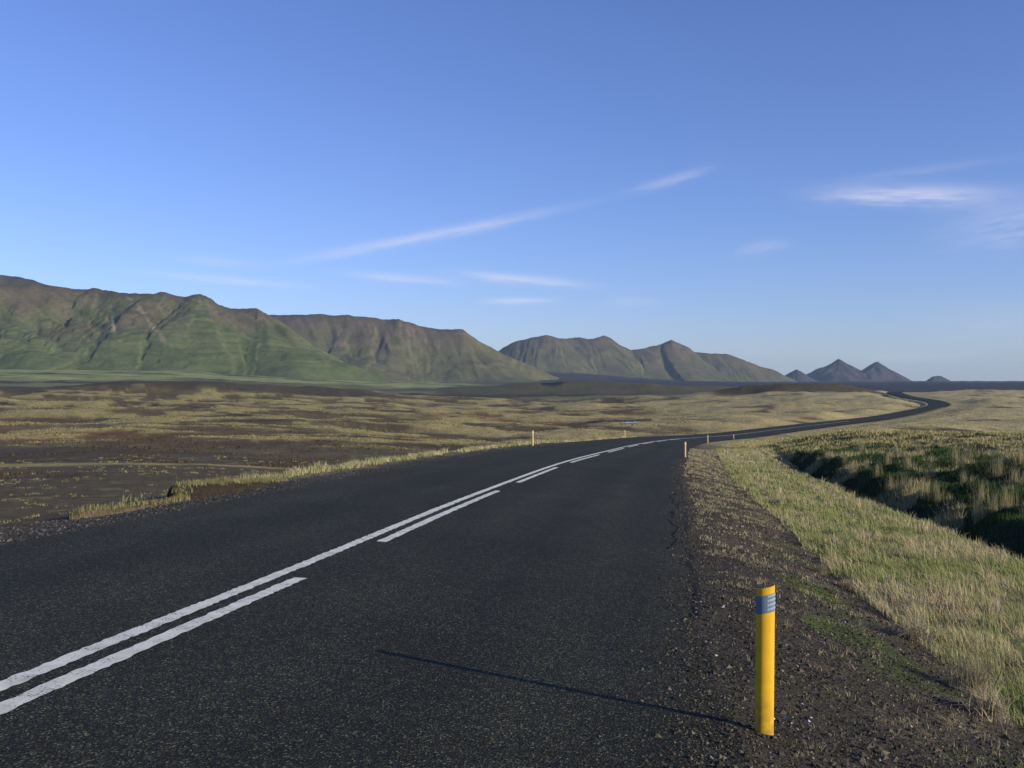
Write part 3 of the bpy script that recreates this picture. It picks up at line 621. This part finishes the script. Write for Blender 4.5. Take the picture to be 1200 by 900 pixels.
def shell(levels, prof, profi, name, mat, parent):
    """open curved profile with thickness; levels = list of functions x -> z"""
    V = []; F = []; n = len(prof)
    for fn in levels:
        V += [(x, y, fn(x)) for x, y in prof] + [(x, y, fn(x)) for x, y in profi[::-1]]
    m = 2*n
    for l in range(len(levels)-1):
        for i in range(m):
            F.append((l*m+i, l*m+(i+1) % m, (l+1)*m+(i+1) % m, (l+1)*m+i))
    for i in range(n-1):
        F.append((i, m-1-i, m-2-i, i+1)); o_ = (len(levels)-1)*m; F.append((o_+i, o_+i+1, o_+m-2-i, o_+m-1-i))
    me = bpy.data.meshes.new(name); me.from_pydata(V, [], F); me.update(); me.materials.append(mat)
    for p in me.polygons: p.use_smooth = True
    me.set_sharp_from_angle(angle=R(40))
    o = bpy.data.objects.new(name, me); COL.objects.link(o); o.parent = parent; return o
def make_post(lab, grp, near=True):
    r = bpy.data.objects.new('delineator_post', None); COL.objects.link(r); r.empty_display_size = .1
    tag(r, lab, 'road post', grp)
    top = lambda x: 0.80+0.25*(x)+0.004
    b0 = lambda x: 0.665+0.22*x; b1 = lambda x: 0.765+0.25*x
    shell([lambda x: -0.25, lambda x: 0.0, lambda x: 0.3, lambda x: 0.6, top], PROF, PROFI, 'post_body', M_yel if near else M_oran, r)
    out = [(x*1.025, y-0.0015) for x, y in PROF]; mid = [(x*1.012, y-.0005) for x, y in PROF]
    bd = shell([b0, b1], out, mid, 'reflective_band' if near else 'reflector', M_refl if near else M_pale, r)
    if near:
        o2 = [(x*1.04, y-0.0028) for x, y in PROF[4:]]; i2 = [(x*1.027, y-.0017) for x, y in PROF[4:]]
        for k in range(4):
            z0 = 0.678+k*0.024; shell([lambda x, z0=z0: z0+.26*x, lambda x, z0=z0: z0+.011+.28*x], o2, i2, 'stripe', M_strip, bd).parent = bd
    return r
def place_post(o, s, w, rz=0, dz=0):
    x, y, _ = road_at(s, w); z = float(terrain(np.array([float(x)]), np.array([float(y)]))[0][0])
    o.location = (float(x), float(y), z+CZ+dz); o.rotation_euler = (0, 0, rz)
PG = 'yellow delineator posts along the road'
p0 = make_post('yellow road post close by on the right shoulder, with blue striped band', PG)
p0.location = (1.39, 5.3, -1.925+CZ); p0.rotation_euler = (0, R(0.5), R(3))
zt = float(terrain(np.array([1.39]), np.array([5.3]))[0][0]); p0.location.z = zt+CZ
def copy_tree(o, parent=None, lab=None):
    c = o.copy(); COL.objects.link(c); c.parent = parent
    if lab: c['label'] = lab
    for ch in o.children: copy_tree(ch, c)
    return c
pf = make_post('pale orange road post at the right edge where the bend starts', PG, near=False)
FAR = [(9.16, 51, 0.75, 'pale orange road post at the right edge where the bend starts'),
       (20.3, 100, 0.75, 'second road post beyond the near one on the right edge, further into the bend'),
       (30.8, 134, 0.75, 'farthest road post on the right edge, partly lost in the bend'),
       (1.1, 51.5, -1, 'pale orange road post with white top on the left edge of the road'),
       (11.7, 100, -1, 'small far road post left of the bend, below the patch of water')]
for i, (x, y, _, lab) in enumerate(FAR):
    o = pf if i == 0 else copy_tree(pf, None, lab)
    z = float(terrain(np.array([x]), np.array([float(y)]))[0][0]); o.location = (x, y, z+CZ); o.rotation_euler = (0, 0, R(-8*(i+1) % 11))
print('post z', zt)

# ------------------------------------------------------------------ tussocks (single tufts that stand out)
def tussock_mesh(seed, h, nb, ca, cb, rad, lean):
    global rng
    keep = rng; rng = np.random.default_rng(seed)
    r = np.abs(rng.normal(0, rad, nb)); a = rng.uniform(0, 6.28, nb); x = r*np.cos(a); y = r*np.sin(a)
    V, F, C_ = blades(x, y, h*rng.uniform(.5, 1.15, nb), np.full(nb, .006), palette(nb, ca, cb, .15), lean=lean, base=np.zeros(nb)-CZ)
    rng = keep
    return mesh_np('grass_tussock', V, F, M_grass, C_, obj=False)
tm = [tussock_mesh(1, .20, 240, (0.34, 0.28, 0.17), (0.50, 0.42, 0.29), .05, .9), tussock_mesh(2, .26, 260, (0.30, 0.27, 0.14), (0.48, 0.41, 0.27), .06, .7),
      tussock_mesh(3, .80, 130, (0.28, 0.26, 0.12), (0.52, 0.45, 0.25), .13, .20), tussock_mesh(4, .65, 110, (0.26, 0.25, 0.12), (0.50, 0.43, 0.24), .11, .24)]
def ground_hit(px, py):
    D = np.geomspace(4, 140, 900); z = terrain((px-600)/1130*D, D)[0]; k = np.nonzero(z >= (450-py)/1130*D)[0]
    return float(D[k[0]]) if len(k) else 60.0
def put(me, x, y, sc, lab, grp, rz=0):
    o = bpy.data.objects.new('grass_tussock', me); COL.objects.link(o)
    o.location = (x, y, float(terrain(np.array([x]), np.array([y]))[0][0])+CZ); o.scale = (sc, sc, sc); o.rotation_euler = (0, 0, rz)
    tag(o, lab, 'grass tuft', grp)
TG = 'straw tussocks along the lower edge of the grass'
for me, px, py, z, sc, lab in [(0, 1072, 752, -2.42, 1.3, 'bleached straw tussock leaning over the dark hollow at the edge of the grass'),
        (1, 1135, 812, -2.3, 1.35, 'large pale straw tussock at the lower right corner edge of the grass'),
        (0, 1160, 842, -2.25, 1.3, 'flattened straw tussock nearest the bottom right corner'),
        (0, 990, 690, -2.55, 0.8, 'small straw tussock at the grass edge above the green moss'),
        (1, 962, 672, -2.6, 0.7, 'short straw tussock at the grass edge, farthest up the shoulder')]:
    D = ground_hit(px, py); put(tm[me], (px-600)/1130*D, D, sc, lab, TG, random.uniform(0, 6))
hp = [(1098, 590, -4.2), (1112, 596, -4.2), (1150, 592, -4.3), (1165, 600, -4.2), (1180, 598, -4.2), (1085, 585, -4.4), (1028, 560, -4.6), (1120, 545, -4.8), (1128, 550, -4.8), (1135, 542, -4.9), (1040, 545, -4.8), (990, 545, -4.8),
      (1170, 560, -4.7), (1060, 572, -4.5), (1000, 562, -4.5), (970, 540, -4.9), (1195, 545, -4.8), (1090, 560, -4.6), (1145, 615, -4.0), (1190, 570, -4.5), (960, 548, 0), (1015, 550, 0), (1010, 530, 0), (1050, 528, 0), (1075, 535, 0), (1100, 525, 0), (1150, 522, 0), (1170, 535, 0), (1185, 518, 0), (1065, 550, 0), (1045, 585, 0), (1130, 570, 0)]
for i, (px, py, z) in enumerate(hp):
    D = ground_hit(px, py); put(tm[2+i % 2], (px-600)/1130*D, D, random.uniform(.7, 1.15), 'tall pale grass tuft standing among the dark green scrub at the right', 'tall grass tufts in the dark green scrub', random.uniform(0, 6))

# ------------------------------------------------------------------ earth bank at the left edge of the road
M_earth = vc_mat('bare_earth', ((12, 0.55, 1.4), (60, 0.7, 1.3)), (30, 1.0, 0.04))
def earth(name, pts, lab, seed, cc):
    """eroded ledge; pts = (s, w, half width, height)"""
    P_ = np.array(pts); n = 60; m = 22; S_ = np.linspace(P_[0, 0], P_[-1, 0], n); V = []; C_ = []
    for i, s in enumerate(S_):
        wc, hw, h = [np.interp(s, P_[:, 0], P_[:, k]) for k in (1, 2, 3)]
        for j in range(m):
            t_ = -1+2*j/(m-1); k = 1-abs(t_)**5
            w = wc+t_*hw*(1+.18*float(pn(np.array([s*3.]), np.array([t_*2]), seed)[0])); x, y, z = road_at(s, w)
            hh = h*k*(1+.35*float(fbm(np.array([s*2.2]), np.array([w*2.5]), 3, seed)[0]))
            V.append((x, y, hh)); g = max(0, 1-abs(t_)*1.5)
            C_.append(np.array(cc)*(1-g)+np.array((0.20, 0.17, 0.08))*g)
    V = np.array(V); V[:, 2] += terrain(V[:, 0], V[:, 1])[0]+CZ-.03
    tag(mesh_np(name, V, grid_faces(n, m), M_earth, np.array(C_)), lab, 'earth bank')
    return V, np.array(C_)
e1 = earth('earth_bank', [(16.3, -4.55, .2, .05), (16.42, -4.6, .36, .27), (17.2, -4.6, .38, .24), (18.0, -4.55, .34, .18), (19, -4.5, .26, .12), (20.5, -4.45, .2, .03)], 'eroded brown earth ledge capped with grass at the left edge of the road', 71, (0.036, 0.028, 0.018))
e2 = earth('earth_bank', [(13.0, -4.5, .06, .03), (13.1, -4.5, .16, .13), (14.4, -4.45, .18, .09), (16.0, -4.35, .12, .04)], 'low crumbling ledge of earth and grass, nearer along the left edge', 73, (0.11, 0.085, 0.05))
for V_, lo_ in ((e1[0], 0.10), (e2[0], 0.0)):
    ii = rng.integers(0, len(V_), 5200 if lo_ else 1600); jj = ii % 22; k = (np.abs(jj-10.5) < 7.5); ii = ii[k]; v = V_[ii]+rng.normal(0, .03, (len(ii), 3))*[1, 1, 0]
    g = blades(v[:, 0], v[:, 1], .09*rng.uniform(.4, 1.4, len(v)), np.full(len(v), .010), palette(len(v), (0.17, 0.17, 0.06), (0.36, 0.32, 0.16), .15), base=v[:, 2]-CZ)
    tag(mesh_np('grass', *g[:2], M_grass, g[2]), 'pale grass growing on top of the %s earth ledge' % ('larger' if lo_ else 'smaller'), 'grass', kind='stuff')

# hairline crack in the asphalt beside the right shoulder
M_crack, t, b = newmat('crack', 0.95); b.inputs['Base Color'].default_value = (0.006, 0.006, 0.006, 1)
def crack_w(s): return wr(s)-0.14+0.05*math.sin(s*1.3)+0.04*math.sin(s*3.1+1)
tag(ribbon('road_crack', 13.5, 25, lambda s: crack_w(s)-.018-.01*math.sin(s*5), lambda s: crack_w(s)+.018+.01*math.sin(s*7), M_crack, .003, step=.12, ncol=2), 'dark crack in the asphalt along the right shoulder', kind='structure')

# ------------------------------------------------------------------ water in the plain
M_water, t, b = newmat('water', 0.08); b.inputs['Base Color'].default_value = (0.05, 0.09, 0.12, 1); b.inputs['Specular IOR Level'].default_value = 0.8
geo = t.nodes.new('ShaderNodeNewGeometry'); bump(t, b, noise(t, geo.outputs['Position'], 3, 3), 0.2, 0.02)
def water(cx, cy, rx, ry, lab, seed):
    a = np.linspace(0, 2*np.pi, 41)[:-1]; r = 1+.35*np.sin(2*a+seed)+.2*np.sin(5*a+2*seed)
    x = cx+rx*r*np.cos(a)+ry*.25*np.sin(a); y = cy+ry*r*np.sin(a)
    z = terrain(np.array([cx]), np.array([cy]))[0][0]+0.12
    me = bpy.data.meshes.new('pond'); me.from_pydata([(p, q, z+CZ) for p, q in zip(x, y)], [], [tuple(range(40))]); me.materials.append(M_water)
    o = bpy.data.objects.new('pond', me); COL.objects.link(o); tag(o, lab, kind='structure')

water(25.2, 206, 1.2, 6, 'small bright pool of water among the hummocks of the plain', 1.0)
# ------------------------------------------------------------------ haze
_z = []
for o in COL.objects:
    if o.type == 'MESH' and o.name.startswith(('mountain', 'ground')):
        co = np.empty(len(o.data.vertices)*3, np.float32); o.data.vertices.foreach_get('co', co); _z += [co[2::3].min(), co[2::3].max()]
hz = bpy.data.meshes.new('haze'); a_, zb_, zt_ = 16500.0, float(min(_z))-1.0, float(max(_z))+5.0
hz.from_pydata([(i*a_, j*a_, k) for k in (zb_, zt_) for i, j in ((-1, -1), (1, -1), (1, 1), (-1, 1))], [], [(3, 2, 1, 0), (4, 5, 6, 7), (0, 1, 5, 4), (1, 2, 6, 5), (2, 3, 7, 6), (3, 0, 4, 7)])
ho = bpy.data.objects.new('haze', hz); COL.objects.link(ho); tag(ho, 'thin blue haze over the whole plain', kind='stuff')
m = bpy.data.materials.new('haze_air'); m.use_nodes = True; m.node_tree.nodes.clear()
pv = m.node_tree.nodes.new('ShaderNodeVolumePrincipled'); pv.inputs['Color'].default_value = (0.50, 0.74, 1.0, 1); pv.inputs['Density'].default_value = 4.2e-5
mo = m.node_tree.nodes.new('ShaderNodeOutputMaterial'); m.node_tree.links.new(pv.outputs[0], mo.inputs['Volume']); hz.materials.append(m)
